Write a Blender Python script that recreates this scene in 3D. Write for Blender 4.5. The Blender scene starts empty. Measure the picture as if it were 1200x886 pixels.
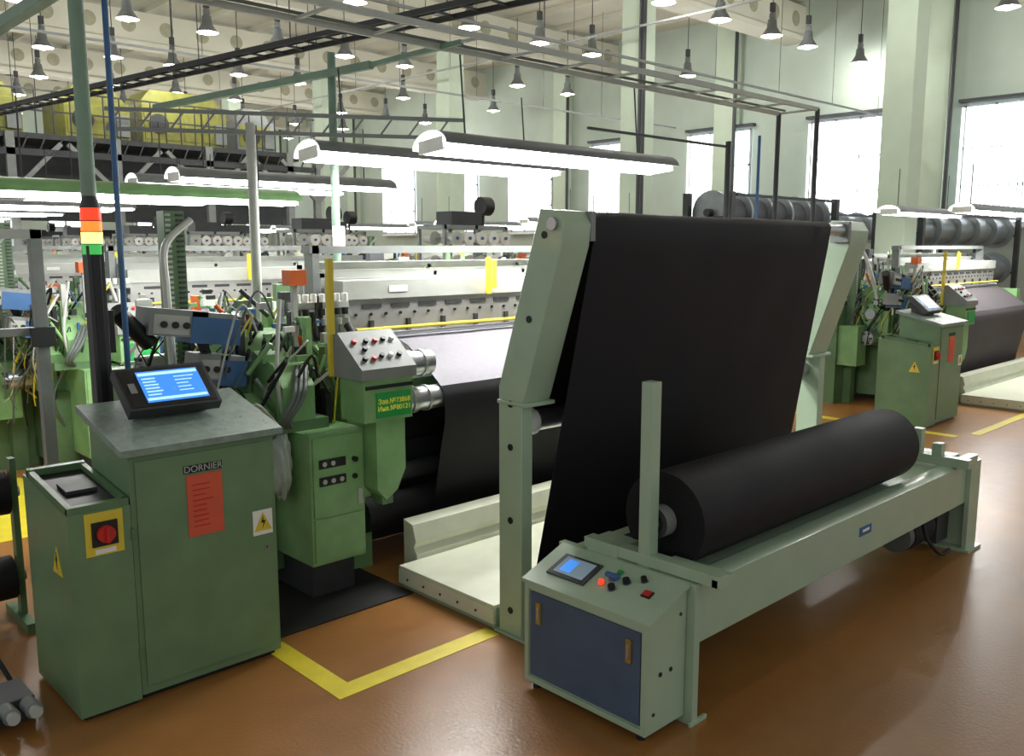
import bpy, bmesh, math, random
from mathutils import Matrix, Vector
random.seed(7)
S=bpy.context.scene
# ---------------------------------------------------------------- materials
def lin(h):
    h=h.lstrip('#');c=[int(h[i:i+2],16)/255 for i in (0,2,4)]
    return [x/12.92 if x<=.04045 else ((x+.055)/1.055)**2.4 for x in c]
MATS={}
def mat(name,hexc,rough=.5,metal=0.,var=.12,scale=6.,bump=0.,bscale=60.,emit=0.,coat=0.,spec=.5,sheen=0.):
    if name in MATS: return MATS[name]
    m=bpy.data.materials.new(name);m.use_nodes=True;nt=m.node_tree;N=nt.nodes;Lk=nt.links
    b=N['Principled BSDF'];c=lin(hexc)
    tc=N.new('ShaderNodeTexCoord');nz=N.new('ShaderNodeTexNoise');nz.inputs['Scale'].default_value=scale;nz.inputs['Detail'].default_value=5
    Lk.new(tc.outputs['Object'],nz.inputs['Vector'])
    r=N.new('ShaderNodeValToRGB');r.color_ramp.elements[0].position=.3;r.color_ramp.elements[1].position=.7
    r.color_ramp.elements[0].color=[max(0,x*(1-var)) for x in c]+[1]
    r.color_ramp.elements[1].color=[min(1,x*(1+var)) for x in c]+[1]
    Lk.new(nz.outputs['Fac'],r.inputs['Fac']);Lk.new(r.outputs['Color'],b.inputs['Base Color'])
    mr=N.new('ShaderNodeMapRange');mr.inputs['To Min'].default_value=max(.03,rough-.08);mr.inputs['To Max'].default_value=min(1,rough+.1)
    Lk.new(nz.outputs['Fac'],mr.inputs['Value']);Lk.new(mr.outputs['Result'],b.inputs['Roughness'])
    b.inputs['Metallic'].default_value=metal;b.inputs['Specular IOR Level'].default_value=spec
    b.inputs['Coat Weight'].default_value=coat;b.inputs['Coat Roughness'].default_value=.12
    b.inputs['Sheen Weight'].default_value=sheen
    if emit>0:
        b.inputs['Emission Color'].default_value=c+[1];b.inputs['Emission Strength'].default_value=emit
    if bump>0:
        n2=N.new('ShaderNodeTexNoise');n2.inputs['Scale'].default_value=bscale;n2.inputs['Detail'].default_value=3
        Lk.new(tc.outputs['Object'],n2.inputs['Vector'])
        bp=N.new('ShaderNodeBump');bp.inputs['Strength'].default_value=bump;bp.inputs['Distance'].default_value=.01
        Lk.new(n2.outputs['Fac'],bp.inputs['Height']);Lk.new(bp.outputs['Normal'],b.inputs['Normal'])
    MATS[name]=m;return m
CABG=mat('cabinet_green_paint','#6a8763',.42,var=.10,bump=.08,bscale=220)
LID=mat('lid_grey_paint','#7f8e84',.5,var=.18,scale=25)
LOOMG=mat('loom_green_paint','#80aa72',.4,var=.15)
LOOMG2=mat('loom_green_dark','#5c7a56',.4,var=.18)
POLE=mat('pole_green_paint','#76907c',.45,var=.12)
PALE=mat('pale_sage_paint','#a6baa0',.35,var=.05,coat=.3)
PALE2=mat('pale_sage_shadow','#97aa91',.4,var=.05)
CREAM=mat('cream_metal','#cdd0bb',.4,var=.06)
STEEL=mat('brushed_steel','#b9bcc0',.3,metal=.9,var=.06)
ALU=mat('aluminium_satin','#a9a9a6',.42,metal=.6,var=.08)
GREY=mat('grey_paint','#838785',.5,var=.1)
LGREY=mat('light_grey_paint','#b2b5ae',.5,var=.08)
DGREY=mat('dark_grey_metal','#343638',.5,var=.2)
HOOD=mat('hood_grey','#6a6e6e',.5,var=.15)
BLACK=mat('black_plastic','#101113',.45,var=.2)
RUB=mat('black_rubber','#17181a',.7,var=.2)
BLUE=mat('blue_housing','#3a6496',.45,var=.15)
BLUEG=mat('blue_grey_door','#4a5b73',.5,var=.12,bump=.1,bscale=300)
YEL=mat('yellow_paint','#dcc43c',.5,var=.1)
YELD=mat('ochre_paint','#8a8a3c',.55,var=.2)
ORNG=mat('orange_plastic','#d9682e',.45)
RED=mat('red_plastic','#c22a22',.4)
REDP=mat('red_paper','#d35a3e',.7,var=.06)
WHITE=mat('white_paint','#e9e9e6',.5,var=.04)
WARP=mat('white_warp_yarn','#e4e3de',.75,var=.1,scale=40)
WARPG=mat('grey_or_lit_cloth','#85828a',.7,var=.06,scale=30)  # own grey on other looms; lit top of the black loom cloth
TAUPE=mat('taupe_cloth','#453f42',.8,var=.1)
FAB=mat('black_fabric','#110e16',.6,var=.15,scale=3,bump=.25,bscale=500,spec=.35)
FABE=mat('black_fabric_edge','#0d0c10',.85,var=.3,scale=60)
HOSE=mat('grey_hose','#5e6662',.5)
GSIGN=mat('sign_green','#1f9a4a',.5,var=.03)
TXTY=mat('text_yellow','#e8e04a',.5,emit=.15)
SCR=mat('screen_blue','#3f86e0',.25,emit=.95,var=.05)
SCR2=mat('screen_cyan','#a8d4f4',.25,emit=1.1,var=.05)
SCRD=mat('hmi_screen','#8fa3b4',.2,emit=.2,var=.2)
LR=mat('beacon_red','#ff2a12',.3,emit=2.5);LY=mat('beacon_yellow','#ffd84a',.3,emit=6);LGm=mat('beacon_green','#3fae4f',.3,emit=.8);LO=mat('beacon_orange','#ff5a1c',.3,emit=3)
TUBE=mat('fluorescent_tube','#ffffff',.3,emit=18,var=0)
REFL=mat('reflector_white_glow','#f6f8f4',.5,var=.02,emit=.8)  # lamp glow on the white reflector put in as emission
BULB=mat('lamp_bulb','#fff8ea',.3,emit=14,var=0)
COLM=mat('column_paint','#bac8b4',.6,var=.05,scale=2)
WALL=mat('wall_paint','#a9b5a9',.75,var=.06,scale=1.2)
CEIL=mat('ceiling_paint','#c1bfb0',.8,var=.06,scale=1.)
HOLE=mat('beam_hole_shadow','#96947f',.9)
WIN=mat('window_daylight','#eef4ff',.5,emit=4.2,var=.03)
CURT=mat('net_curtain_glow','#e6e9ea',.9,emit=1.2,var=.1,scale=14)  # daylight coming through the net put in as emission
TAPE=mat('yellow_floor_tape','#e0cd36',.45,var=.08,scale=12)
MAT_=mat('oil_mat','#1c1a18',.7,var=.3)
BAG=mat('clear_plastic','#b9c2bc',.25,var=.1)
BRASS=mat('brass','#b59a55',.35,metal=.7)
def floormat():
    m=bpy.data.materials.new('epoxy_floor');m.use_nodes=True;nt=m.node_tree;N=nt.nodes;Lk=nt.links;b=N['Principled BSDF']
    tc=N.new('ShaderNodeTexCoord')
    n1=N.new('ShaderNodeTexNoise');n1.inputs['Scale'].default_value=.5;n1.inputs['Detail'].default_value=6
    n2=N.new('ShaderNodeTexNoise');n2.inputs['Scale'].default_value=9;n2.inputs['Detail'].default_value=8
    n3=N.new('ShaderNodeTexNoise');n3.inputs['Scale'].default_value=60;n3.inputs['Detail'].default_value=2
    for n in (n1,n2,n3): Lk.new(tc.outputs['Object'],n.inputs['Vector'])
    r=N.new('ShaderNodeValToRGB');e=r.color_ramp.elements;e[0].position=.3;e[1].position=.75
    e[0].color=lin('#8f6034')+[1];e[1].color=lin('#ba803e')+[1];Lk.new(n1.outputs['Fac'],r.inputs['Fac'])
    mx=N.new('ShaderNodeMix');mx.data_type='RGBA';mx.blend_type='MULTIPLY';mx.inputs['Factor'].default_value=.2
    r2=N.new('ShaderNodeValToRGB');r2.color_ramp.elements[0].position=.3;r2.color_ramp.elements[0].color=(.5,.48,.45,1);r2.color_ramp.elements[1].position=.65;r2.color_ramp.elements[1].color=(1,1,1,1)
    Lk.new(n2.outputs['Fac'],r2.inputs['Fac']);Lk.new(r.outputs['Color'],mx.inputs['A']);Lk.new(r2.outputs['Color'],mx.inputs['B'])
    Lk.new(mx.outputs['Result'],b.inputs['Base Color'])
    mr=N.new('ShaderNodeMapRange');mr.inputs['To Min'].default_value=.24;mr.inputs['To Max'].default_value=.42;Lk.new(n2.outputs['Fac'],mr.inputs['Value']);Lk.new(mr.outputs['Result'],b.inputs['Roughness'])
    bp=N.new('ShaderNodeBump');bp.inputs['Strength'].default_value=.12;bp.inputs['Distance'].default_value=.01;Lk.new(n3.outputs['Fac'],bp.inputs['Height']);Lk.new(bp.outputs['Normal'],b.inputs['Normal'])
    b.inputs['Specular IOR Level'].default_value=.6
    return m
FLOOR=floormat()
# ---------------------------------------------------------------- mesh builder
class B:
    def __init__(s): s.v=[];s.f=[];s.m=[];s.mats=[];s.M=None
    def mi(s,m):
        if m not in s.mats: s.mats.append(m)
        return s.mats.index(m)
    def add(s,vs,fs,m):
        o=len(s.v)
        for p in vs:
            p=Vector(p)
            if s.M: p=s.M@p
            s.v.append(tuple(p))
        k=s.mi(m)
        for f in fs: s.f.append([i+o for i in f]);s.m.append(k)
    def box(s,x0,x1,y0,y1,z0,z1,m):
        vs=[(x,y,z) for x in (x0,x1) for y in (y0,y1) for z in (z0,z1)]
        s.add(vs,[(0,1,3,2),(4,6,7,5),(0,4,5,1),(2,3,7,6),(0,2,6,4),(1,5,7,3)],m)
    def beam(s,p0,p1,w,h,m):
        p0=Vector(p0);p1=Vector(p1);d=(p1-p0).normalized();up=Vector((0,0,1))
        if abs(d.z)>.95: up=Vector((0,1,0))
        a=d.cross(up).normalized();c=a.cross(d).normalized()
        vs=[p+a*(i*w/2)+c*(j*h/2) for p in (p0,p1) for i,j in ((-1,-1),(1,-1),(1,1),(-1,1))]
        s.add(vs,[(0,1,2,3),(7,6,5,4),(0,4,5,1),(1,5,6,2),(2,6,7,3),(3,7,4,0)],m)
    def cyl(s,p0,p1,r,m,n=16,r2=None,capm=None):
        p0=Vector(p0);p1=Vector(p1);r2=r if r2 is None else r2;d=(p1-p0).normalized()
        up=Vector((0,0,1)) if abs(d.z)<.9 else Vector((1,0,0))
        a=d.cross(up).normalized();c=a.cross(d)
        vs=[];
        for p,q in ((p0,r),(p1,r2)):
            for i in range(n):
                t=2*math.pi*i/n;vs.append(p+a*(q*math.cos(t))+c*(q*math.sin(t)))
        s.add(vs,[(i,(i+1)%n,n+(i+1)%n,n+i) for i in range(n)],m)
        s.add(vs[:n],[tuple(range(n))],capm or m);s.add(vs[n:],[tuple(range(n))],capm or m)
    def tube(s,pts,r,m,n=8,smooth=True):
        pts=[Vector(p) for p in pts]
        if smooth and len(pts)>2:
            q=[]
            for i in range(len(pts)-1):
                a=pts[max(i-1,0)];b=pts[i];c=pts[i+1];d=pts[min(i+2,len(pts)-1)]
                for k in range(6):
                    t=k/6;q.append(.5*((2*b)+(c-a)*t+(2*a-5*b+4*c-d)*t*t+(3*b-a-3*c+d)*t**3))
            q.append(pts[-1]);pts=q
        vs=[];u=None
        for i,p in enumerate(pts):
            d=(pts[min(i+1,len(pts)-1)]-pts[max(i-1,0)]).normalized()
            if u is None:
                u=d.cross(Vector((0,0,1)));
                if u.length<.1: u=d.cross(Vector((1,0,0)))
            u=(u-d*u.dot(d)).normalized();w=d.cross(u)
            for k in range(n):
                t=2*math.pi*k/n;vs.append(p+u*(r*math.cos(t))+w*(r*math.sin(t)))
        fs=[(i*n+k,i*n+(k+1)%n,(i+1)*n+(k+1)%n,(i+1)*n+k) for i in range(len(pts)-1) for k in range(n)]
        fs+= [tuple(range(n)),tuple(range((len(pts)-1)*n,len(pts)*n))]
        s.add(vs,fs,m)
    def prism(s,poly,ax,a0,a1,m):
        n=len(poly);f={'x':lambda a,p:(a,p[0],p[1]),'y':lambda a,p:(p[0],a,p[1]),'z':lambda a,p:(p[0],p[1],a)}[ax]
        vs=[f(a0,p) for p in poly]+[f(a1,p) for p in poly]
        s.add(vs,[tuple(range(n)),tuple(range(n,2*n))]+[(i,(i+1)%n,n+(i+1)%n,n+i) for i in range(n)],m)
    def lathe(s,prof,o,m,n=20):
        vs=[];o=Vector(o)
        for r,z in prof:
            for i in range(n):
                t=2*math.pi*i/n;vs.append(o+Vector((r*math.cos(t),r*math.sin(t),z)))
        s.add(vs,[(j*n+i,j*n+(i+1)%n,(j+1)*n+(i+1)%n,(j+1)*n+i) for j in range(len(prof)-1) for i in range(n)],m)
    def sheet(s,path,x0,x1,m,nx=24,wave=0.,th=.004,xf=None):
        P=[Vector((0,a,b)) for a,b in path];nrm=[]
        for i in range(len(P)):
            d=(P[min(i+1,len(P)-1)]-P[max(i-1,0)]).normalized();nrm.append(Vector((0,-d.z,d.y)))
        vs=[];np_=len(P)
        for side in (0,1):
            for i in range(np_):
                xa,xb=xf(P[i].z) if xf else (x0,x1)
                for k in range(nx+1):
                    x=xa+(xb-xa)*k/nx
                    w=wave*(math.sin(x*5.1+i*.35)+.6*math.sin(x*11.3-i*.5))
                    p=P[i]+nrm[i]*(w+side*th);vs.append((x,p.y,p.z))
        a=np_*(nx+1);fs=[]
        g=lambda s_,i,k:s_*a+i*(nx+1)+k
        for i in range(np_-1):
            for k in range(nx):
                fs.append((g(0,i,k),g(0,i,k+1),g(0,i+1,k+1),g(0,i+1,k)))
                fs.append((g(1,i,k),g(1,i+1,k),g(1,i+1,k+1),g(1,i,k+1)))
            for k in (0,nx): fs.append((g(0,i,k),g(0,i+1,k),g(1,i+1,k),g(1,i,k)))
        for i in (0,np_-1):
            for k in range(nx): fs.append((g(0,i,k),g(0,i,k+1),g(1,i,k+1),g(1,i,k)))
        s.add(vs,fs,m)
    def mesh(s,name):
        me=bpy.data.meshes.new(name);me.from_pydata(s.v,[],s.f)
        for m in s.mats: me.materials.append(m)
        me.polygons.foreach_set('material_index',s.m)
        bm=bmesh.new();bm.from_mesh(me);bmesh.ops.recalc_face_normals(bm,faces=bm.faces);bm.to_mesh(me);bm.free()
        me.polygons.foreach_set('use_smooth',[True]*len(me.polygons));me.set_sharp_from_angle(angle=.6)
        me.update();return me
    def obj(s,name,bev=0.,loc=(0,0,0),parent=None):
        return put(s.mesh(name),name,bev,loc,parent)
def put(me,name,bev=0.,loc=(0,0,0),parent=None,rotx=0.):
    o=bpy.data.objects.new(name,me);bpy.context.collection.objects.link(o);o.location=loc;o.rotation_euler.x=rotx
    if bev:
        md=o.modifiers.new('bevel','BEVEL');md.width=bev;md.segments=2;md.limit_method='ANGLE';md.angle_limit=.7;md.harden_normals=False
    if parent: o.parent=parent
    return o
def text(body,size,m,M,name,parent,align='CENTER'):
    c=bpy.data.curves.new(name,'FONT');c.body=body;c.size=size;c.align_x=align;c.align_y='CENTER';c.extrude=.0008
    t=bpy.data.objects.new(name+'_c',c);bpy.context.collection.objects.link(t);bpy.context.view_layer.update()
    me=bpy.data.meshes.new_from_object(t);bpy.data.objects.remove(t);me.materials.clear();me.materials.append(m)
    o=bpy.data.objects.new(name,me);bpy.context.collection.objects.link(o);o.matrix_world=M
    if parent: o.parent=parent
    return o
def faceY(x,y,z): return Matrix.Translation((x,y,z))@Matrix.Rotation(math.pi/2,4,'X')
# ---------------------------------------------------------------- room
XW,YN,H=22.,40.,8.2
b=B();b.box(-4,XW+.3,-4,YN+.3,-.1,0,FLOOR);b.obj('floor')
b=B();b.box(-4,XW+.3,-4,YN+.3,H,H+.2,CEIL)
for i in range(17): b.box(-4+i*1.55,-3.88+i*1.55,-4,YN,H-.14,H,CEIL)
b.obj('ceiling')
b=B();b.box(XW,XW+.3,-4,YN+.3,0,H,WALL);b.obj('wall_east')
b=B();b.box(-4,XW,YN,YN+.3,0,H,WALL);b.obj('wall_north')
k=0
colY=[.8,6.62,12.3,18.5,24.6,30.7,36.8]
for y in colY:
    b=B();b.box(-4,XW,y-.22,y+.22,H-.95,H-.14,CEIL)
    b.box(-4,XW,y-.32,y+.32,H-1.02,H-.9,CEIL)
    for x in range(26):
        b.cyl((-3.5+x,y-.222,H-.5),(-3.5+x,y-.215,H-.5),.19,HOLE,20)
    b.obj('ceiling_beam_%d'%(k+1));k+=1  # ceiling beam on a column line
for y in colY:
    b=B();b.box(15.2,15.7,y-.25,y+.25,0,H-1.02,COLM);b.box(15.15,15.75,y-.3,y+.3,0,.25,COLM)
    b.obj('concrete_column',.01)
    b=B();b.box(XW-.25,XW,y+1.7,y+2.3,0,H-.14,COLM)
    b.tube([(XW-.32,y+1.6,0),(XW-.32,y+1.6,H-.14)],.05,DGREY,smooth=False);b.obj('wall_pilaster')
b=B();b.cyl((15.05,11.9,0),(15.05,11.9,H-.14),.06,DGREY);b.cyl((14.95,11.75,0),(14.95,11.75,H-.14),.04,DGREY);b.obj('riser_pipe')
for i in range(9):
    yc=-.5+3.75*i;z0,z1=2.5,5.15
    b=B();x=XW-.02
    b.box(x-.02,x+.02,yc-.98,yc+.98,z0,z1,WIN)
    for t in (-.98,-.32,.32,.98): b.box(x-.06,x-.02,yc+t-.03,yc+t+.03,z0,z1,GREY)
    for t in (z0,z0+.85,z0+1.7,z1): b.box(x-.06,x-.02,yc-1.,yc+1.,t-.03,t+.03,GREY)
    for q in range(20):
        yy=yc-.95+q*.1;b.box(x-.16-.02*(q%2),x-.15,yy,yy+.06,z0+.05,z1-.05,CURT)
    b.box(x-.2,x,yc-1.05,yc+1.05,z0-.1,z0-.04,WHITE);b.box(x-.18,x,yc-1.1,yc+1.1,z1+.07,z1+.14,DGREY)
    b.obj('window_%d'%(i+1))
for i in range(6):
    xc=2+3.6*i
    b=B();b.box(xc-1,xc+1,YN-.04,YN,2.75,5.1,WIN)
    for t in (-1,-.33,.33,1): b.box(xc+t-.035,xc+t+.035,YN-.08,YN-.04,2.75,5.1,GREY)
    for t in (2.75,3.9,5.1): b.box(xc-1,xc+1,YN-.08,YN-.04,t-.035,t+.035,GREY)
    b.obj('window_%d'%(i+10))
b=B();b.box(2.0,2.97,3.2,3.31,0,.003,TAPE);b.box(2.0,2.11,3.31,3.9,0,.003,TAPE);b.obj('floor_marking_tape')
b=B();b.box(1.2,2.1,6.6,8.4,0,.003,TAPE);b.box(10.0,11.8,3.25,3.35,0,.003,TAPE);b.box(9.7,9.82,3.4,30,0,.003,TAPE);b.obj('aisle_marking_tape')
b=B();b.box(2.12,2.98,3.95,5.1,.0,.008,MAT_);b.obj('oil_drip_mat')
# ---------------------------------------------------------------- control cabinet
def cabinet_mesh():
    b=B()
    b.prism([(3.79,.03),(3.79,1.12),(4.24,1.235),(4.24,.03)],'x',1.36,2.04,CABG)
    b.box(1.38,2.02,3.82,4.2,0,.03,BLACK)
    b.prism([(3.755,1.115),(3.755,1.145),(4.28,1.275),(4.28,1.24)],'x',1.32,2.075,LID)
    b.box(1.385,2.02,3.782,3.79,.07,1.085,CABG)
    for i in range(60):
        x=1.36+.68*random.random();y=3.8+.42*random.random();z=1.146+(y-3.755)*.2476
        b.box(x,x+.007,y,y+.006,z,z+.002,LGREY)
    b.prism([(3.78,.02),(3.78,.905),(4.36,.975),(4.36,.02)],'x',1.10,1.355,CABG)
    b.box(1.12,1.34,3.8,4.33,0,.02,BLACK)
    z=lambda y:.905+(y-3.78)*.1207
    b.prism([(3.80,z(3.80)),(3.80,z(3.8)+.004),(4.30,z(4.3)+.004),(4.30,z(4.3))],'x',1.13,1.33,BLACK)
    for (x0,x1,y0,y1) in ((1.105,1.13,3.79,4.32),(1.33,1.352,3.79,4.32)):
        b.prism([(y0,z(y0)),(y0,z(y0)+.03),(y1,z(y1)+.03),(y1,z(y1))],'x',x0,x1,LOOMG2)
    b.prism([(3.785,z(3.785)),(3.785,z(3.785)+.03),(3.81,z(3.81)+.03),(3.81,z(3.81))],'x',1.105,1.352,LOOMG2)
    b.prism([(4.3,z(4.3)),(4.3,z(4.3)+.035),(4.33,z(4.33)+.035),(4.33,z(4.33))],'x',1.105,1.352,LOOMG2)
    b.prism([(4.0,z(4.0)),(4.0,z(4.0)+.02),(4.12,z(4.12)+.02),(4.12,z(4.12))],'x',1.17,1.3,DGREY)
    b.box(1.165,1.32,3.774,3.78,.715,.90,YEL);b.box(1.19,1.295,3.766,3.774,.755,.86,BLACK)
    b.cyl((1.243,3.766,.808),(1.243,3.745,.808),.036,RED,20);b.box(1.236,1.25,3.728,3.746,.775,.84,RED)
    b.box(1.2,1.285,3.771,3.775,.722,.742,WHITE)
    b.box(1.595,1.775,3.777,3.782,.995,1.03,BLACK);b.box(1.605,1.772,3.778,3.782,.70,.985,REDP)
    for i in range(9):
        b.box(1.63,1.63+random.uniform(.06,.115),3.7772,3.778,.935-i*.024,.941-i*.024,RED)
    b.box(1.915,2.015,3.777,3.782,.635,.755,WHITE)
    b.prism([(1.92,.655),(2.01,.655),(1.965,.745)],'y',3.775,3.777,YEL);
    b.prism([(1.966,.73),(1.955,.695),(1.967,.695),(1.96,.665),(1.978,.705),(1.966,.705)],'y',3.773,3.775,BLACK)
    b.cyl((1.98,3.775,.57),(1.98,3.782,.57),.012,STEEL,12);b.cyl((1.98,3.7735,.57),(1.98,3.776,.57),.005,BLACK,8)
    b.prism([(3.88,.62),(4.0,.62),(3.94,.74)],'x',1.096,1.1,YEL);b.prism([(3.94,.72),(3.93,.68),(3.94,.68),(3.935,.64),(3.955,.69),(3.943,.69)],'x',1.094,1.096,BLACK)
    for zz in (.2,.75): b.box(1.352,1.362,3.772,3.785,zz,zz+.05,LOOMG2)
    b.M=Matrix.Translation((1.67,4.09,1.335))@Matrix.Rotation(math.radians(-50),4,'X')
    b.box(-.215,.215,-.025,.03,-.13,.13,DGREY);b.box(-.17,.17,.03,.075,-.1,.1,BLACK)
    b.box(-.20,.20,-.0275,-.0245,-.115,.115,BLACK)
    b.box(-.125,.165,-.030,-.0265,-.095,.095,SCR)
    b.box(-.12,.16,-.0315,-.0295,.068,.085,SCR2);b.box(-.12,.16,-.0315,-.0295,-.085,-.07,SCR2)
    for i in range(6): b.box(-.11,-.11+random.uniform(.06,.1),-.0315,-.0295,.045-i*.02,.052-i*.02,SCR2)
    for i in range(5): b.box(.04,.04+random.uniform(.05,.1),-.0315,-.0295,.045-i*.022,.05-i*.022,SCR2)
    b.box(-.18,-.15,-.0295,-.027,-.03,.03,GREY)
    b.M=None
    b.box(1.55,1.79,4.08,4.2,1.2,1.30,DGREY)
    return b.mesh('loom_control_cabinet')
CM=cabinet_mesh()
cab=put(CM,'loom_control_cabinet',.004)
text('DORNIER',.042,LGREY,faceY(1.685,3.7765,1.012),'nameplate_text',cab)
# ---------------------------------------------------------------- loom mesh
def loom_mesh(seed=3):
    b=B();R=random.Random(seed)
    b.box(2.48,2.83,4.2,4.8,.22,.97,LOOMG);b.box(2.52,2.8,4.28,4.75,0,.22,DGREY)
    b.box(2.495,2.815,4.192,4.2,.50,.95,LOOMG);b.box(2.495,2.815,4.192,4.2,.24,.485,LOOMG)
    for z,n in ((.80,2),(.70,3)):
        b.box(2.53,2.70,4.184,4.192,z-.025,z+.025,BLACK)
        for i in range(n): b.cyl((2.56+i*.055,4.185,z),(2.56+i*.055,4.178,z),.014,LGREY,12)
    b.cyl((2.76,4.17,.8),(2.76,4.195,.8),.016,BLACK,12);b.cyl((2.76,4.18,.7),(2.76,4.195,.7),.015,BLACK,12)
    b.box(2.78,2.81,4.186,4.193,.53,.62,LGREY)
    b.prism([(2.84,1.02),(3.04,1.02),(3.04,.72),(2.98,.60),(2.90,.55),(2.84,.62)],'y',4.08,4.22,LOOMG)
    b.prism([(2.87,.62),(2.96,.58),(2.96,.52),(2.89,.52)],'y',4.1,4.2,LOOMG2)
    b.box(2.72,3.05,4.02,4.25,1.03,1.27,LOOMG)
    b.prism([(4.0,1.27),(4.0,1.33),(4.24,1.52),(4.30,1.50),(4.30,1.27)],'x',2.70,3.07,GREY)
    for i,(px,t,m) in enumerate([(2.76,.25,BLACK),(2.82,.25,RED),(2.88,.3,BLACK),(2.94,.3,WHITE),(3.0,.3,BLACK),(2.76,.7,RED),(2.84,.7,BLACK),(2.90,.7,RED),(2.96,.72,BLACK),(3.02,.72,WHITE),(2.8,.5,BLACK)]):
        p=Vector((px,4.0+.24*t,1.33+.19*t));nn=Vector((0,-.62,.78));b.cyl(p,p+nn*.02,.015,m,10)
    b.box(2.80,3.035,4.012,4.02,1.05,1.19,GSIGN)
    b.box(2.73,3.05,4.012,4.02,1.215,1.235,BLACK)
    b.box(2.28,2.80,4.72,5.5,.75,1.32,LOOMG);b.box(2.35,2.9,4.6,6.2,.1,.75,LOOMG2)
    side=[(4.5,.97),(4.35,1.0),(4.35,1.06),(4.6,1.26),(4.85,1.38),(5.6,1.42),(6.3,1.1),(6.6,.9),(6.6,0),(6.3,0),(6.0,.3),(5.0,.3),(4.8,0),(4.5,0)]
    b.prism(side,'x',2.92,3.08,LOOMG);b.prism(side,'x',6.02,6.16,LOOMG)
    b.box(6.16,6.3,4.5,5.6,.3,1.35,LOOMG)
    for (y,z,r,l,m) in ((4.95,1.15,.13,.1,LOOMG),(5.25,1.0,.17,.08,LOOMG2),(4.95,.85,.09,.2,STEEL),(5.6,.9,.22,.08,LOOMG),(5.35,1.28,.07,.25,ALU),(4.85,1.3,.06,.18,LOOMG)):
        b.cyl((2.28,y,z),(2.28-l,y,z),r,m,20);b.cyl((2.28-l,y,z),(2.28-l-.03,y,z),r*.5,STEEL,12)
        for k in range(6):
            a=k*math.pi/3;b.cyl((2.28-l,y+r*.75*math.cos(a),z+r*.75*math.sin(a)),(2.27-l-.01,y+r*.75*math.cos(a),z+r*.75*math.sin(a)),.012,DGREY,6)
    b.cyl((2.35,5.0,1.32),(2.75,5.0,1.32),.18,LOOMG,20)
    b.cyl((2.5,4.5,.97),(2.5,4.5,1.2),.08,LOOMG,16);b.cyl((2.62,4.6,.97),(2.62,4.6,1.3),.06,LOOMG2,16)
    b.cyl((2.33,4.45,1.02),(2.33,4.62,1.1),.09,LOOMG,18);b.box(2.3,2.7,4.35,4.7,.97,1.03,LOOMG2)
    b.prism([(4.36,1.03),(4.36,1.22),(4.46,1.34),(4.7,1.4),(4.7,1.03)],'x',2.42,2.62,LOOMG)
    for i in range(210):
        x=R.uniform(2.15,2.95);y=R.uniform(4.4,6.2);z=R.uniform(1.12,1.68);w=R.uniform(.010,.05)
        m=R.choice([LOOMG,LOOMG,LOOMG2,STEEL,DGREY,BLACK,LGREY,WHITE,BLUE,ORNG,BLACK])
        q=R.random()
        if q<.3: b.box(x,x+w,y,y+w*1.4,z-.25,z+w*.6,m)
        elif q<.6: b.box(x-w,x+w,y,y+w,z,z+w,m)
        else: b.cyl((x,y,z-.12),(x+R.uniform(-.15,.15),y+R.uniform(-.1,.1),z+.05),w*.35,m,10)
    for i in range(60):
        x=R.uniform(2.1,2.9);y=R.uniform(4.35,5.4);z=R.uniform(1.0,1.6)
        b.tube([(x,y,z),(x+R.uniform(-.2,.1),y-R.uniform(0,.2),z+R.uniform(0,.15)),(x+R.uniform(-.3,0),y+.1,z-R.uniform(.2,.5)),(x-.1,y+.2,z-.6)],R.choice([.004,.006,.010]),R.choice([BLACK,HOSE,HOSE,BLACK,LGREY,YEL]),6)
    for i in range(3):
        b.tube([(2.56+.03*i,4.45,1.32),(2.44+.03*i,4.28,1.18),(2.38+.02*i,4.3,1.05),(2.5,4.4,.98)],.014,HOSE,8)
    b.tube([(2.0,4.8,1.35),(2.05,4.95,1.75),(2.12,5.1,2.0),(2.3,5.15,2.15)],.022,LGREY,8)
    b.tube([(2.45,4.4,1.0),(2.40,4.38,1.3),(2.5,4.5,1.7)],.012,LGREY,8)
    b.box(2.14,2.26,5.15,5.25,0,2.2,LOOMG2)
    for i in range(30):
        b.box(2.145,2.175,5.14,5.15,1.3+i*.03,1.315+i*.03,LGREY);b.box(2.21,2.25,5.14,5.15,1.3+i*.03,1.313+i*.03,DGREY)
    b.box(1.9,2.4,5.25,5.7,0,1.25,LOOMG2);b.box(1.95,2.2,5.0,5.3,.5,1.0,LOOMG)
    for (cx,cy,cz,sx) in ((2.02,4.6,1.58,.25),(2.18,4.65,1.33,.14)):
        b.M=Matrix.Translation((cx,cy,cz))@Matrix.Rotation(.12,4,'Y')
        b.box(-sx,sx*.25,-.08,.1,-.06,.08,GREY);b.box(-sx*.1,sx,-.085,.11,-.09,.05,BLUE);b.box(-sx*.1,sx*.9,-.08,.1,.05,.075,GREY)
        b.box(-sx*.9,-sx*.15,-.082,-.08,-.05,.05,LGREY)
        for k in range(3): b.cyl((-sx*.7+k*.06,-.095,0),(-sx*.7+k*.06,-.08,0),.018,BLACK,10)
        b.M=None
    b.cyl((1.8,4.6,1.5),(1.62,4.55,1.68),.045,BLACK,12);b.beam((2.1,4.66,1.5),(2.3,4.8,1.1),.04,.04,DGREY)
    b.box(2.66,2.69,4.63,4.66,1.2,1.78,LGREY);b.box(2.62,2.73,4.59,4.68,1.77,1.86,ORNG)
    b.box(2.68,2.715,4.28,4.31,1.27,1.93,YEL)
    b.box(2.72,3.12,4.75,4.80,1.62,1.66,LGREY)
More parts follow.
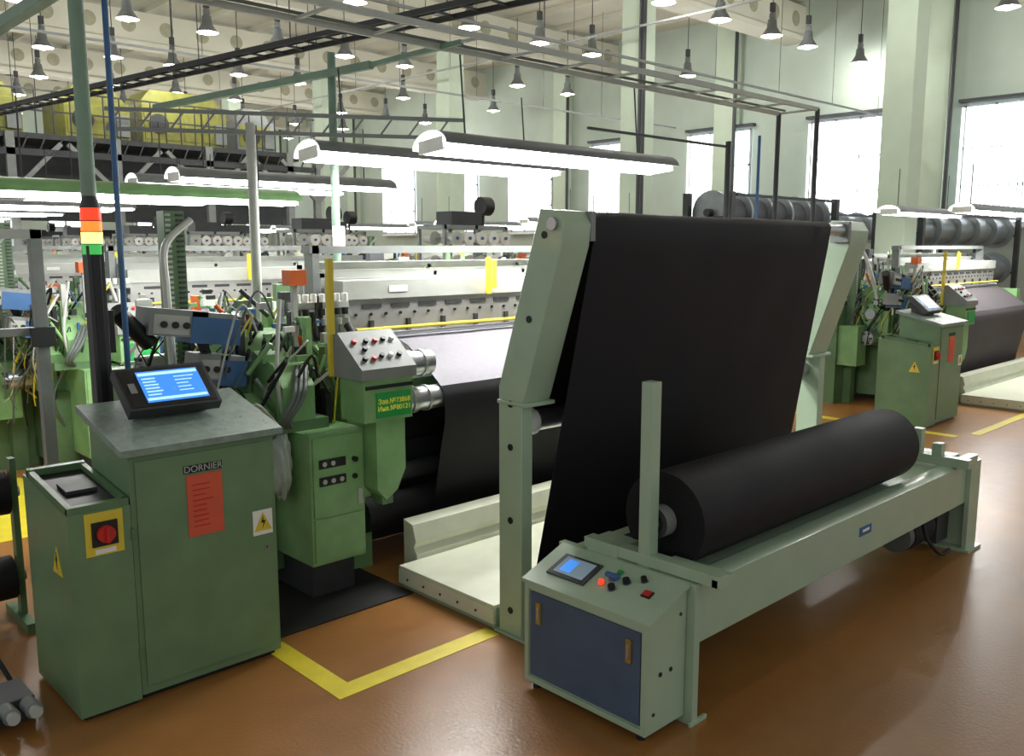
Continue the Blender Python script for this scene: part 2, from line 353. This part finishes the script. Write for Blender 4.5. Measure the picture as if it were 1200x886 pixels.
    for i in range(7):
        x=2.74+i*.055;b.cyl((x,4.72,1.66),(x,4.72,1.71),.02,WHITE,10);b.cyl((x,4.72,1.58),(x,4.72,1.62),.022,BLACK,10);b.cyl((x,4.70,1.52),(x,4.70,1.56),.018,ALU,8)
        b.tube([(x,4.7,1.52),(x-.02,4.66,1.42),(x+.05,4.68,1.34)],.004,BLACK,5)
    for i in range(3): b.cyl((2.9+i*.06,4.5,1.3+.05*i),(2.9+i*.06,4.62,1.42+.05*i),.025,RUB,12)
    b.box(3.10,6.0,4.78,4.95,1.66,1.78,LGREY);b.box(3.12,6.0,4.80,4.92,1.44,1.66,ALU)
    for i in range(12): b.box(3.25+i*.23,3.40+i*.23,4.794,4.802,1.60,1.625,DGREY)
    for i in range(24): b.cyl((3.2+i*.118,4.79,1.56),(3.2+i*.118,4.802,1.56),.01,BLACK,8)
    for i in range(9): b.box(3.3+i*.3,3.33+i*.3,4.78,4.8,1.44,1.52,DGREY)
    b.box(3.45,3.6,4.775,4.78,1.70,1.74,WHITE)
    b.cyl((3.15,4.72,1.47),(5.95,4.72,1.47),.012,YEL,8);b.cyl((3.15,4.74,1.43),(5.95,4.74,1.43),.016,STEEL,8)
    b.box(4.25,4.29,4.70,4.72,1.66,1.92,YEL);b.box(4.31,4.34,4.70,4.72,1.7,1.9,YEL)
    for i in range(7):
        y=5.05+i*.07;z=1.62+.05*(i%3)
        b.box(3.15,5.95,y,y+.02,z+.12,z+.17,LGREY);b.box(3.15,5.95,y,y+.02,1.1,1.14,LGREY)
        for x in (3.15,4.1,5.0,5.92): b.box(x,x+.03,y,y+.02,1.1,z+.15,ALU)
    b.box(3.0,6.1,5.6,5.72,1.38,1.5,LOOMG);b.box(3.0,6.1,5.0,5.1,1.95,2.0,GREY)
    for x in (3.02,6.06): b.box(x,x+.05,5.0,5.1,1.3,2.0,GREY)
    for i in range(50):
        x=R.uniform(3.1,6.0);y=R.uniform(5.6,6.1);z=1.5
        m=R.choice([WHITE,LGREY,DGREY,BLACK,LOOMG,ORNG,BLUE,WHITE,LOOMG2,DGREY]);h=R.uniform(.08,.45)
        if R.random()<.5: b.cyl((x,y,z),(x,y,z+h),R.uniform(.02,.06),m,12,r2=.02)
        else: b.box(x,x+R.uniform(.03,.15),y,y+.06,z,z+h,m)
    b.sheet([(5.5,1.42),(5.9,1.5),(6.35,1.52),(6.5,1.40)],3.2,5.9,WARP,4)
    b.cyl((3.15,6.42,1.42),(5.95,6.42,1.42),.07,ALU,14)
    b.cyl((3.2,6.45,.72),(5.9,6.45,.72),.34,WARP,28)
    for x in (3.13,5.9): b.cyl((x,6.45,.72),(x+.05,6.45,.72),.46,ALU,28)
    for (y,z,r,x0,x1) in ((4.33,1.285,.075,3.16,3.42),(4.34,1.06,.075,3.2,6.0)):
        b.cyl((x0,y,z),(x1,y,z),r,STEEL,24);b.cyl((x0-.03,y,z),(x0,y,z),r*.55,DGREY,16);b.cyl((x0+.06,y,z),(x0+.1,y,z),r*1.12,ALU,24);b.cyl((x0+.18,y,z),(x0+.2,y,z),r*1.1,ALU,24)
    b.box(3.08,6.02,4.50,4.62,1.0,1.16,LOOMG2)
    b.box(3.08,3.16,4.28,4.5,.98,1.36,LOOMG2)
    b.cyl((3.1,4.55,.55),(6.0,4.55,.55),.06,DGREY,16);b.cyl((3.0,4.5,.34),(6.0,4.5,.34),.11,RUB,20);b.cyl((3.1,4.75,.8),(6.0,4.75,.8),.1,RUB,20)
    b.box(2.95,6.1,4.7,4.9,.08,.25,DGREY);b.box(3.0,6.1,5.0,6.2,.3,.5,DGREY)
    b.box(3.08,6.02,4.72,4.76,.3,1.1,DGREY)
    return b
def loom_cloth(b,m1,m2,wave=.002):
    top=[(5.0,1.43),(4.8,1.415),(4.62,1.36),(4.45,1.25),(4.33,1.165),(4.285,1.13)]
    b.sheet(top,3.48,5.92,m1,20,.0015)
    p=[(4.285,1.13),(4.262,1.09),(4.253,1.06),(4.25,1.0),(4.25,.9),(4.30,.7),(4.34,.5),(4.38,.3)]
    b.sheet(p,3.48,5.92,m2,24,wave)
b=loom_mesh();loom_cloth(b,WARPG,FAB);LM1=b.mesh('weaving_loom_black')  # same cloth twice: lit top painted grey, shaded front black
b=loom_mesh();loom_cloth(b,TAUPE,TAUPE);LM2=b.mesh('weaving_loom_taupe')
b=loom_mesh(11);loom_cloth(b,WARP,WARP);LM3=b.mesh('weaving_loom_white')
b=loom_mesh(23);loom_cloth(b,WARPG,WARPG);LM4=b.mesh('weaving_loom_grey')
loom=put(LM1,'weaving_loom')
text('Зав.№73868\nИнв.№80121',.040,TXTY,faceY(2.918,4.010,1.12),'loom_number_text',loom)
PX=8.8;PY=3.55
for c in range(2):
    for r in range(9):
        if c==0 and r==0: continue
        if c==1 and r==1: continue
        put(LM2 if (c==1 and r==0) else (LM3,LM4)[(r+c)%2],'weaving_loom',loc=(c*PX,r*PY,0))
        if c==1: put(CM,'loom_control_cabinet',loc=(c*PX,r*PY,0))
def creel_mesh(seed):
    b=B();R=random.Random(seed)
    for x in (0,.5,1.0):
        for y in (0,.5): b.box(x,x+.04,y,y+.04,0,2.25,GREY)
    for z in (.1,2.2): 
        b.box(0,1.04,0,.04,z,z+.05,GREY);b.box(0,1.04,.5,.54,z,z+.05,GREY);b.box(0,.04,0,.54,z,z+.05,GREY);b.box(1.,1.04,0,.54,z,z+.05,GREY)
    for i in range(5):
        for j in range(7):
            z=.35+j*.29;x=.1+i*.2;m=R.choice([WHITE,WARP,WARP,LGREY,WARPG,DGREY])
            b.cyl((x,-.12,z),(x,.02,z),.085,m,14,r2=.05);b.cyl((x,-.14,z),(x,-.11,z),.02,BLUE,8);b.cyl((x,.3,z),(x,.5,z),.085,m,14,r2=.05)
            b.cyl((x,.02,z),(x,.5,z),.008,STEEL,6)
    b.box(.2,.7,.1,.4,2.25,2.42,DGREY);b.cyl((.85,.25,2.25),(.85,.25,2.55),.02,DGREY);b.cyl((.8,.25,2.5),(.95,.25,2.5),.12,BLACK,18)
    return b.mesh('yarn_creel')
CR=creel_mesh(1)
for i,(x,y) in enumerate(((6.9,8.4),(7.0,12.1),(6.8,15.4),(7.0,19.0),(6.9,22.6),(7.0,26.2),(8.3,13.6),(8.3,17.2),(8.3,21),(8.4,25),(8.3,29))): put(CR,'yarn_creel',loc=(x,y,0))
# ---------------------------------------------------------------- strip light hoods
def hood_mesh(top):
    b=B()
    out=[];inn=[]
    for i in range(13):
        a=math.pi*i/12;out.append((.17*math.cos(a),.10*math.sin(a)));inn.append((.16*math.cos(a),.09*math.sin(a)))
    n=13;x0,x1=0,2.35
    vs=[(x,p[0],p[1]) for x in (x0,x1) for p in out]+[(x,p[0],p[1]) for x in (x0,x1) for p in inn]
    b.add(vs,[(i,i+1,n+i+1,n+i) for i in range(n-1)],top)
    b.add(vs,[(2*n+i,3*n+i,3*n+i+1,2*n+i+1) for i in range(n-1)]+[(i,i+1,2*n+i+1,2*n+i) for i in range(n-1)]+[(n+i,n+i+1,3*n+i+1,3*n+i) for i in range(n-1)],REFL)
    for y in (-.09,.09): b.cyl((x0+.03,y,-.008),(x1-.03,y,-.008),.024,TUBE,12)
    for x in (.01,x1-.03): b.box(x,x+.02,-.12,.12,-.03,.05,WHITE)
    for x in (.3,2.05): b.cyl((x,0,.1),(x,.0,.60),.006,DGREY,6)
    return b.mesh('strip_light')
HM=hood_mesh(HOOD);HMG=hood_mesh(LOOMG)
def area(name,loc,sx,sy,w,col=(1,.995,.96),rot=(0,0,0)):
    l=bpy.data.lights.new(name,'AREA');l.shape='RECTANGLE';l.size=sx;l.size_y=sy;l.energy=w;l.color=col
    o=bpy.data.objects.new(name,l);bpy.context.collection.objects.link(o);o.location=loc;o.rotation_euler=rot;return o
TILT=math.radians(-5)
for (x,y) in ((3.2,5.33),(3.5,4.4)):
    h=put(HM,'strip_light',loc=(x,y,2.6),rotx=TILT);l=area('tube_glow',(1.18,0,-.04),2.25,.28,66);l.parent=h
for r in range(1,9):
    for dy in (0,.95):
        put(HM,'strip_light',loc=(3.4,4.4+dy+r*PY,2.6))
h=put(HMG,'strip_light',loc=(1.55,6.75,2.36));l=area('tube_glow',(1.18,0,-.04),2.25,.26,45);l.parent=h
for r in range(9):
    for dy in (0,.95):
        if r!=1:
            h=put(HM,'strip_light',loc=(3.4+PX,4.4+dy+r*PY,2.45))
            if r==0 and dy==0: l=area('tube_glow',(1.18,0,-.04),2.25,.26,55);l.parent=h
# overhead gantry (ladder)
b=B()
GZ=3.2
for y in (4.02,4.40): b.beam((1.45,y,GZ),(7.62,y,GZ),.022,.035,LGREY)
for i in range(13): b.beam((1.6+i*.5,4.02,GZ),(1.6+i*.5,4.40,GZ),.02,.015,LGREY)
for i,o in enumerate((4.06,4.34)):
    b.tube([(1.5,o,GZ+.02),(3.5,o+.02,GZ+.02),(5.5,o-.02,GZ+.02),(7.6,o,GZ+.02)],.010,HOSE,6)
b.cyl((1.5,4.45,0),(1.5,4.45,GZ+.1),.034,POLE,14);b.cyl((1.64,4.48,0),(1.64,4.48,GZ),.014,BLUE,10)
b.beam((1.5,4.3,GZ),(1.5,16,GZ),.06,.06,POLE)
for y in (4.02,4.40): b.cyl((7.6,y,0),(7.6,y,GZ),.022,DGREY,10)
b.cyl((7.25,4.7,0),(7.25,4.7,2.95),.026,DGREY,10);b.cyl((7.45,4.5,0),(7.45,4.5,3.0),.014,BLUE,8);b.beam((5.3,4.7,2.9),(7.25,4.7,2.9),.02,.02,DGREY)
b.beam((3.6,5.13,GZ),(3.3,8.0,GZ),.04,.05,POLE);b.cyl((3.6,5.62,0),(3.6,5.62,3.35),.03,POLE,12);b.beam((3.6,4.2,GZ),(3.6,5.6,GZ),.03,.03,POLE)
b.cyl((2.85,5.42,0),(2.85,5.42,2.78),.032,LGREY,12);b.box(3.55,3.65,5.585,5.592,2.0,2.14,WHITE)
for dz in (0,.12): b.beam((2.1,5.85,2.72+dz),(4.05,4.72,2.72+dz),.02,.025,GREY)
for i in range(12):
    t=i/12;p=Vector((2.1,5.85,2.72)).lerp(Vector((4.05,4.72,2.72)),t);q=Vector((2.1,5.85,2.84)).lerp(Vector((4.05,4.72,2.84)),t+.04);b.beam(p,q,.012,.012,GREY)
b.obj('overhead_gantry')
b=B()
p0=Vector((5.6,3.0,4.0));p1=Vector((3.3,20.,4.0));d=(p1-p0).normalized();n=Vector((d.y,-d.x,0))
for s_ in (-.16,.16): b.beam(p0+n*s_,p1+n*s_,.025,.05,DGREY)
L_=(p1-p0).length
for i in range(int(L_/.3)):
    q=p0+d*(i*.3);b.beam(q-n*.16,q+n*.16,.02,.02,DGREY)
for i in range(8):
    q=p0+d*(1+i*2.1)
    for s_ in (-.16,.16): b.cyl(q+n*s_,q+n*s_+Vector((0,0,H-4.14)),.006,DGREY,6)
b.tube([p0+Vector((0,0,.04)),(p0+p1)/2+Vector((.03,0,.04)),p1+Vector((0,0,.04))],.025,RUB,8)
b.obj('cable_tray')
b=B()
for (xa,ya,xb,yb,z) in ((2,9.5,21.9,9.5,5.0),(2,16,21.9,16,5.4),(14.2,3,14.2,39,6.2)):
    b.beam((xa,ya,z),(xb,yb,z),.03,.04,GREY)
    for i in range(9):
        t=(i+.5)/9;b.cyl((xa+(xb-xa)*t,ya+(yb-ya)*t,z),(xa+(xb-xa)*t,ya+(yb-ya)*t,H-.14),.006,DGREY,6)
b.obj('overhead_conduit')
# ---------------------------------------------------------------- pendant lamps
def pend():
    b=B()
    b.lathe([(.0,.46),(.06,.46),(.07,.38),(.06,.35),(.09,.32),(.105,.17),(.15,.10),(.215,.0)],(0,0,0),HOOD,20)
    b.lathe([(.215,0),(.14,.09),(.0,.12)],(0,0,0),REFL,20)
    b.lathe([(0,.10),(.07,.08),(.085,.01),(.06,-.04),(0,-.055)],(0,0,0),BULB,14)
    b.cyl((0,0,.46),(0,0,1.76),.010,DGREY,6)
    b.box(-.05,.05,-.04,.04,.48,.66,DGREY)
    return b.mesh('pendant_lamp')
PM=pend()
rows={2.2:[12.5,14.3,16,17.8,19.6,21.2],6.05:[9.5,11.3,13.2,18.3,20.1],10.2:[6.5,8.3,10,11.8,13.5,15.3,17.2,18.7,21.2],14.0:[4.0,5.8,7.6,9.5,12.2,14.2,15.9,17.7,19.6],18.0:[5.1,7.0,8.6,10.2,11.9,13.6,17.4,19.4],21.8:[6.6,8.1,9.5,11.2,12.9,16.4,18.2,20],25.6:[7.6,9.4,11.2,13,16.7,18.5,20.2],29:[8,9.6,11,13,15,17,19],33:[9,10.7,12.5,14.5,17,19],37:[9.8,12,14.3,16.6,18.8]}
for y,xs in rows.items():
    for i,x in enumerate(xs):
        h=put(PM,'pendant_lamp',loc=(x,y,H-1.90))
        if i%2==0:
            l=bpy.data.lights.new('pendant_light','POINT');l.energy=90;l.shadow_soft_size=.10;l.color=(1,.985,.94)
            o=bpy.data.objects.new('pendant_light',l);bpy.context.collection.objects.link(o);o.location=(0,0,-.2);o.parent=h
# ---------------------------------------------------------------- mezzanine with air units
b=B();Y=22.2;Z=4.5
b.box(3.5,13.6,Y,Y+3,Z-.12,Z,DGREY);b.box(3.5,13.6,Y-.05,Y,Z-.5,Z-.35,DGREY)
b.box(3.5,13.6,Y+1.6,Y+1.7,2.6,Z-.12,DGREY)  # dark backdrop panel added for the darkness under the deck
for x in (3.5,5.8,8.1,10.4,12.7,13.55):
    b.box(x,x+.18,Y-.05,Y+.1,0,Z,GREY)
    b.beam((x+.1,Y,Z-1.3),(x+1.15,Y,Z-.2),.1,.1,GREY);b.beam((x+.1,Y,Z-1.3),(x-1.0,Y,Z-.2),.1,.1,GREY)
for i in range(28):
    x=3.5+i*.37;b.beam((x,Y,Z-.45),(x+.18,Y,Z-.05),.03,.03,DGREY)
    b.cyl((x,Y,Z),(x,Y,Z+.95),.018,DGREY,6)
for z in (.5,.95): b.beam((3.5,Y,Z+z),(13.6,Y,Z+z),.035,.035,DGREY)
b.obj('mezzanine_platform')
def airunit(x0,x1,h,m,name='air_handling_unit'):
    b=B();y=22.6
    b.box(x0,x1,y,y+1.6,Z,Z+h,m);n=int((x1-x0)/.5)
    for i in range(n): b.box(x0+.05+i*.5,x0+.45+i*.5,y-.02,y,Z+.12,Z+h-.12,YELD)
    b.prism([(x0,Z+h),(x1,Z+h),(x1-.3,Z+h+.35),(x0+.3,Z+h+.35)],'y',y+.2,y+1.4,m)
    b.cyl((x0+.4,y-.04,Z+h/2),(x0+.4,y,Z+h/2),.25,DGREY,16)
    b.box(x1-.35,x1-.05,y-.1,y,Z+.1,Z+.6,GREY);b.obj(name,.01)
airunit(7.2,8.7,.9,YELD);airunit(9.0,11.2,1.0,YELD);airunit(4.6,6.3,.8,YELD);airunit(11.5,12.6,.8,GREY)
# ---------------------------------------------------------------- signal tower
b=B()
b.box(1.425,1.50,4.30,4.37,0,2.0,DGREY);b.box(1.445,1.48,4.295,4.30,.9,1.98,BLACK)
z=1.96
for m,h in ((LGm,.05),(LY,.055),(LO,.05),(LR,.06)):
    b.cyl((1.463,4.335,z),(1.463,4.335,z+h),.045,m,20);b.cyl((1.463,4.335,z+h-.004),(1.463,4.335,z+h+.001),.047,BLACK,20);z+=h
b.cyl((1.463,4.335,z),(1.463,4.335,z+.05),.045,DGREY,20,r2=.03)
b.box(1.5,1.53,4.31,4.36,1.5,1.7,BLACK)
b.obj('signal_tower',.002)
# ---------------------------------------------------------------- left-edge objects
b=B()
b.box(1.66,1.73,6.0,6.07,0,2.1,GREY);b.box(.6,1.73,6.0,6.06,2.04,2.1,LGREY);b.box(.6,1.7,6.0,6.06,1.45,1.5,GREY);b.box(1.62,1.78,5.96,6.1,0,.02,GREY);b.box(.6,.66,6.0,6.06,0,2.1,GREY)
b.box(1.62,1.76,5.97,6.0,1.38,1.5,DGREY)
b.obj('steel_rack_frame',.003)
b=B()
for z in (.26,.72):
    b.cyl((.0,5.1,z),(1.2,5.1,z),.115,FAB,28);b.cyl((-.05,5.1,z),(1.26,5.1,z),.03,ALU,14)
for x in (.05,1.22): b.box(x,x+.03,5.07,5.13,0,.9,LOOMG2)
b.box(.0,1.25,5.22,5.27,.1,.14,LOOMG2);b.box(.0,.06,5.0,5.3,0,.1,LOOMG2)
b.box(1.2,1.25,4.9,5.3,0,.05,LOOMG2)
b.obj('small_cloth_roll_stand')
b=B()
b.box(.72,.98,3.98,4.2,0,.10,DGREY)
for i in range(3):
    x=.78+i*.085;b.cyl((x,3.98,.07),(x,3.88,.08),.034,GREY,16);b.cyl((x,3.88,.08),(x,3.85,.083),.025,LGREY,12);b.tube([(x,4.2,.08),(x-.05,4.4,.2),(x-.1,4.7,.05),(x-.3,5.,.03)],.012,RUB,6)
b.obj('power_connector_box',.004)
bm=bmesh.new();bmesh.ops.create_icosphere(bm,subdivisions=4,radius=1)
for v in bm.verts:
    n=math.sin(v.co.x*9+v.co.z*5)*.08+math.sin(v.co.z*14+v.co.y*8)*.06;v.co*=(1+n);v.co.x*=.05;v.co.y*=.09;v.co.z*=.2*(1 if v.co.z<0 else 1.15)
me=bpy.data.meshes.new('plastic_bag');bm.to_mesh(me);bm.free();me.materials.append(BAG);me.polygons.foreach_set('use_smooth',[True]*len(me.polygons))
put(me,'plastic_bag',loc=(2.42,4.42,.78))
# ---------------------------------------------------------------- walkway platform
b=B()
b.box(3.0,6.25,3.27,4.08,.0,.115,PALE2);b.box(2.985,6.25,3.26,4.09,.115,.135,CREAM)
b.box(2.98,3.0,3.26,4.09,.03,.115,CREAM)
b.prism([(4.09,.0),(4.09,.16),(4.12,.20),(4.10,.24),(4.13,.34),(4.22,.36),(4.22,0)],'x',3.12,6.25,CREAM)
for i in range(5): b.cyl((2.976,3.4+i*.15,.07),(2.982,3.4+i*.15,.07),.008,DGREY,8)
PLM=b.mesh('loom_walkway_platform')
put(PLM,'loom_walkway_platform',.004);put(PLM,'loom_walkway_platform',.004,loc=(PX,0,0))
# ---------------------------------------------------------------- guide frame
b=B()
for (l0,l1,a0,a1,sx) in ((3.0,3.075,3.0,3.19,-1),(6.02,6.1,5.84,6.1,1)):
    b.box(l0,l1,3.07,3.235,.012,1.24,PALE);b.box(l0-.02,l1+.05,3.03,3.26,0,.012,PALE)
    b.prism([(3.235,1.22),(3.07,1.22),(3.05,1.27),(2.81,2.0),(2.80,2.10),(2.84,2.16),(2.95,2.17),(3.235,1.30)],'x',a0,a1,PALE)
    b.box(a0-.005,a1+.005,3.03,3.245,1.215,1.235,PALE)
    xs=l0-.004 if sx<0 else l1
    for (y,z) in ((3.15,1.22),(3.15,1.0),(3.15,.62),(3.15,.14),(2.92,2.05),(3.02,1.65)):
        b.cyl((xs,y,z),(xs+.005,y,z),.018,BLACK,14)
    b.cyl((a0-.02 if sx<0 else a1-.02,2.86,2.1),(a0+.02 if sx<0 else a1+.04,2.86,2.1),.03,STEEL,14)
b.cyl((3.19,2.86,2.105),(5.84,2.86,2.105),.045,STEEL,24)
for x in (3.19,5.80): b.box(x,x+.035,2.80,2.93,2.02,2.16,GREY)
b.cyl((3.075,3.2,1.1),(6.02,3.2,1.1),.055,STEEL,20);b.cyl((3.075,3.16,.27),(6.02,3.16,.27),.045,STEEL,20)
b.box(3.075,6.02,3.12,3.22,.05,.13,PALE)
b.cyl((3.08,3.2,1.1),(3.2,3.2,1.1),.07,WHITE,20)
b.obj('fabric_guide_frame',.004)
b=B()
P=[(3.26,1.1),(3.1,1.6),(2.95,2.03)]
for i in range(9):
    a=math.radians(20+i*18);P.append((2.86+.05*math.cos(a),2.105+.05*math.sin(a)))
N_=16
for i in range(1,N_+1):
    t=i/N_;P.append((2.81+(3.16-.05-2.81)*t,2.1+(.3-2.1)*t))
P+=[(3.125,.25),(3.16,.222),(3.0,.30),(2.8,.42),(2.6,.55),(2.47,.66)]
b.sheet(P[::-1],3.24,5.57,FAB,60,.0022,.003,xf=lambda z:(3.13+.11*min(1,max(0,(z-.2)/1.9)),5.60-.03*min(1,max(0,(z-.2)/1.9))))
b.obj('fabric_web')
# ---------------------------------------------------------------- fabric roll
b=B();cy,cz,r=2.28,.80,.215;XE=5.34
b.cyl((3.11,cy,cz),(XE,cy,cz),r,FAB,72,capm=FABE)
for i in range(9):
    rr=.07+i*.016;n=40
    vs=[(3.108-.001*(i%2),cy+q*math.cos(2*math.pi*k/n),cz+q*math.sin(2*math.pi*k/n)) for q in (rr,rr+.006) for k in range(n)]
    b.add(vs,[(k,(k+1)%n,n+(k+1)%n,n+k) for k in range(n)],FAB)
b.cyl((3.04,cy,cz),(3.11,cy,cz),.07,GREY,28,capm=DGREY);b.cyl((3.035,cy,cz),(3.045,cy,cz),.045,BLACK,24);b.cyl((3.02,cy,cz),(5.5,cy,cz),.028,ALU,20)
b.obj('fabric_roll')
# ---------------------------------------------------------------- batching winder
b=B()
b.prism([(2.03,.33),(2.03,.585),(2.06,.60),(2.12,.60),(2.12,.585),(2.07,.57),(2.05,.55),(2.05,.36),(2.10,.35),(2.10,.33)],'x',2.97,6.12,PALE)
b.prism([(2.12,.60),(2.16,.565),(2.40,.565),(2.55,.60),(2.72,.60),(2.72,.35),(2.70,.35),(2.70,.58),(2.55,.58),(2.4,.55),(2.15,.55),(2.12,.585)],'x',2.97,6.12,PALE)
b.cyl((3.05,2.14,.57),(6.1,2.14,.57),.018,PALE,14)
b.cyl((3.1,2.52,.60),(6.05,2.52,.60),.06,RUB,24)
b.box(2.945,2.985,1.99,2.76,0.0,.62,PALE)
b.box(2.93,3.05,1.985,2.0,0,.02,PALE)
b.box(2.965,3.03,1.89,2.62,.625,.675,PALE)
b.box(3.05,3.09,1.93,2.2,.60,.66,PALE);b.box(2.965,3.09,1.90,1.93,.62,.66,PALE)
b.box(2.97,3.03,2.25,2.31,.60,1.43,PALE)
b.box(2.96,3.12,2.42,2.60,.60,.67,PALE)
b.box(6.10,6.15,2.03,2.76,0,.60,PALE);b.box(6.05,6.22,2.0,2.03,.0,.60,PALE);b.box(6.02,6.24,1.97,2.78,0,.02,PALE)
b.box(5.84,5.90,1.95,2.62,.60,.66,PALE);b.box(5.90,6.12,1.99,2.05,.60,.65,PALE);b.box(5.84,5.90,2.12,2.18,.66,.74,PALE);b.box(5.84,5.90,2.25,2.31,.66,.82,PALE)
b.box(6.0,6.1,2.1,2.6,.60,.64,PALE)
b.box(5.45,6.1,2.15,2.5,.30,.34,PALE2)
b.cyl((5.52,2.23,.19),(5.86,2.23,.19),.10,DGREY,24)
for i in range(12): b.cyl((5.54+i*.024,2.23,.19),(5.548+i*.024,2.23,.19),.112,DGREY,24)
b.cyl((5.46,2.23,.19),(5.52,2.23,.19),.105,HOOD,24);b.box(5.86,6.05,2.12,2.36,.07,.32,DGREY);b.box(5.60,5.74,2.18,2.28,.28,.34,GREY)
b.tube([(5.65,2.14,.3),(5.5,2.05,.22),(5.6,2.0,.1),(5.9,2.05,.04)],.012,RUB,6)
b.box(4.52,4.66,2.026,2.03,.45,.50,BLUE);b.box(4.55,4.63,2.024,2.027,.47,.485,WHITE)
b.obj('cloth_batching_winder',.003)
# ---------------------------------------------------------------- winder control console
b=B()
b.prism([(2.69,.04),(2.69,.515),(2.94,.61),(2.94,.04)],'y',2.03,2.72,PALE)
for (x,y) in ((2.72,2.08),(2.9,2.08),(2.72,2.68),(2.9,2.68)): b.cyl((x,y,0),(x,y,.04),.018,RUB,12)
b.prism([(2.675,.505),(2.675,.52),(2.943,.622),(2.943,.607)],'y',2.015,2.735,PALE)
for (y0,y1,z0,z1) in ((2.03,2.055,.04,.505),(2.695,2.72,.04,.505),(2.055,2.695,.04,.065),(2.055,2.695,.48,.505)):
    b.box(2.678,2.69,y0,y1,z0,z1,PALE)
b.box(2.682,2.69,2.065,2.685,.075,.47,BLUEG)
for y in (2.63,2.12):
    b.box(2.672,2.684,y-.014,y+.014,.33,.43,BRASS);b.box(2.668,2.673,y-.007,y+.007,.35,.41,STEEL)
for (x,z) in ((2.77,.28),(2.84,.28)): b.cyl((x,2.026,z),(x,2.031,z),.01,BLACK,10)
b.cyl((2.9,2.026,.5),(2.9,2.031,.5),.008,DGREY,10);b.cyl((2.73,2.026,.12),(2.73,2.031,.12),.008,DGREY,10)
al=math.atan2(.095,.25)
b.M=Matrix.Translation((2.69,0,.526))@Matrix.Rotation(-al,4,'Y')
b.box(.06,.205,2.43,2.65,.0,.008,DGREY);b.box(.08,.19,2.455,2.625,.008,.010,SCRD);b.box(.095,.175,2.54,2.6,.010,.0108,SCR)
for (x,y,m,r,h) in ((.11,2.365,LR,.012,.016),(.10,2.30,BLACK,.016,.022),(.155,2.335,BLUE,.018,.012),(.16,2.265,BLACK,.016,.022),(.20,2.20,BLACK,.013,.024),(.2,2.33,GSIGN,.012,.012)):
    b.cyl((x,y,0),(x,y,.004),r*1.3,STEEL,16);b.cyl((x,y,.004),(x,y,h),r,m,16)
b.box(.145,.165,2.30,2.37,.012,.028,BLUE)
b.box(.12,.15,2.12,2.155,0,.012,RED);b.box(.115,.155,2.115,2.16,0,.006,BLACK)
b.M=None
b.obj('winder_control_console',.003)
# ---------------------------------------------------------------- warp beam racks
BEAMC=mat('dark_yarn_wrap','#4a4b50',.6,var=.2)
FLG=mat('beam_flange','#8e9598',.35,metal=.5,var=.15)
def rack(x0,x1,y,zs,r):
    b=B()
    for z in zs:
        b.cyl((x0,y,z),(x1,y,z),r*.72,BEAMC if (z>2.4) else FLG,24)
        for i in range(6):
            x=x0+(x1-x0)*i/5;b.cyl((x-.03,y,z),(x+.03,y,z),r,FLG,28)
        b.cyl((x0-.15,y,z),(x1+.15,y,z),.06,DGREY,12)
    for x in (x0-.1,x1+.1):
        for yy in (y-r-.05,y+r+.05): b.box(x-.05,x+.05,yy-.05,yy+.05,0,max(zs)+.3,DGREY)
        for z in zs: b.box(x-.05,x+.05,y-r,y+r,z-.11,z-.06,DGREY)
    b.box(x0,x1,y-r-.1,y-r-.05,max(zs)+.24,max(zs)+.28,DGREY)
    b.obj('warp_beam_rack')
rack(11.8,14.9,7.9,(.8,1.65,2.5),.34);rack(16.3,21.2,6.9,(.7,1.5,2.3),.36);rack(16.3,21.2,9.6,(.7,1.5,2.4),.36)
rack(16.4,21.2,14,(.7,1.5,2.4),.38)
# ---------------------------------------------------------------- world & camera
w=bpy.data.worlds.new('World');S.world=w;w.use_nodes=True
bg=w.node_tree.nodes['Background'];bg.inputs[0].default_value=(.91,.97,.96,1);bg.inputs[1].default_value=.56
cam=bpy.data.cameras.new('camera');cam.lens=31.2;cam.sensor_width=36;cam.clip_end=200
co=bpy.data.objects.new('camera',cam);bpy.context.collection.objects.link(co)
co.location=(0,0,2);co.rotation_euler=(math.radians(90-8.48),0,math.radians(-43.7));S.camera=co
S.view_settings.view_transform='Standard'
S.view_settings.exposure=0
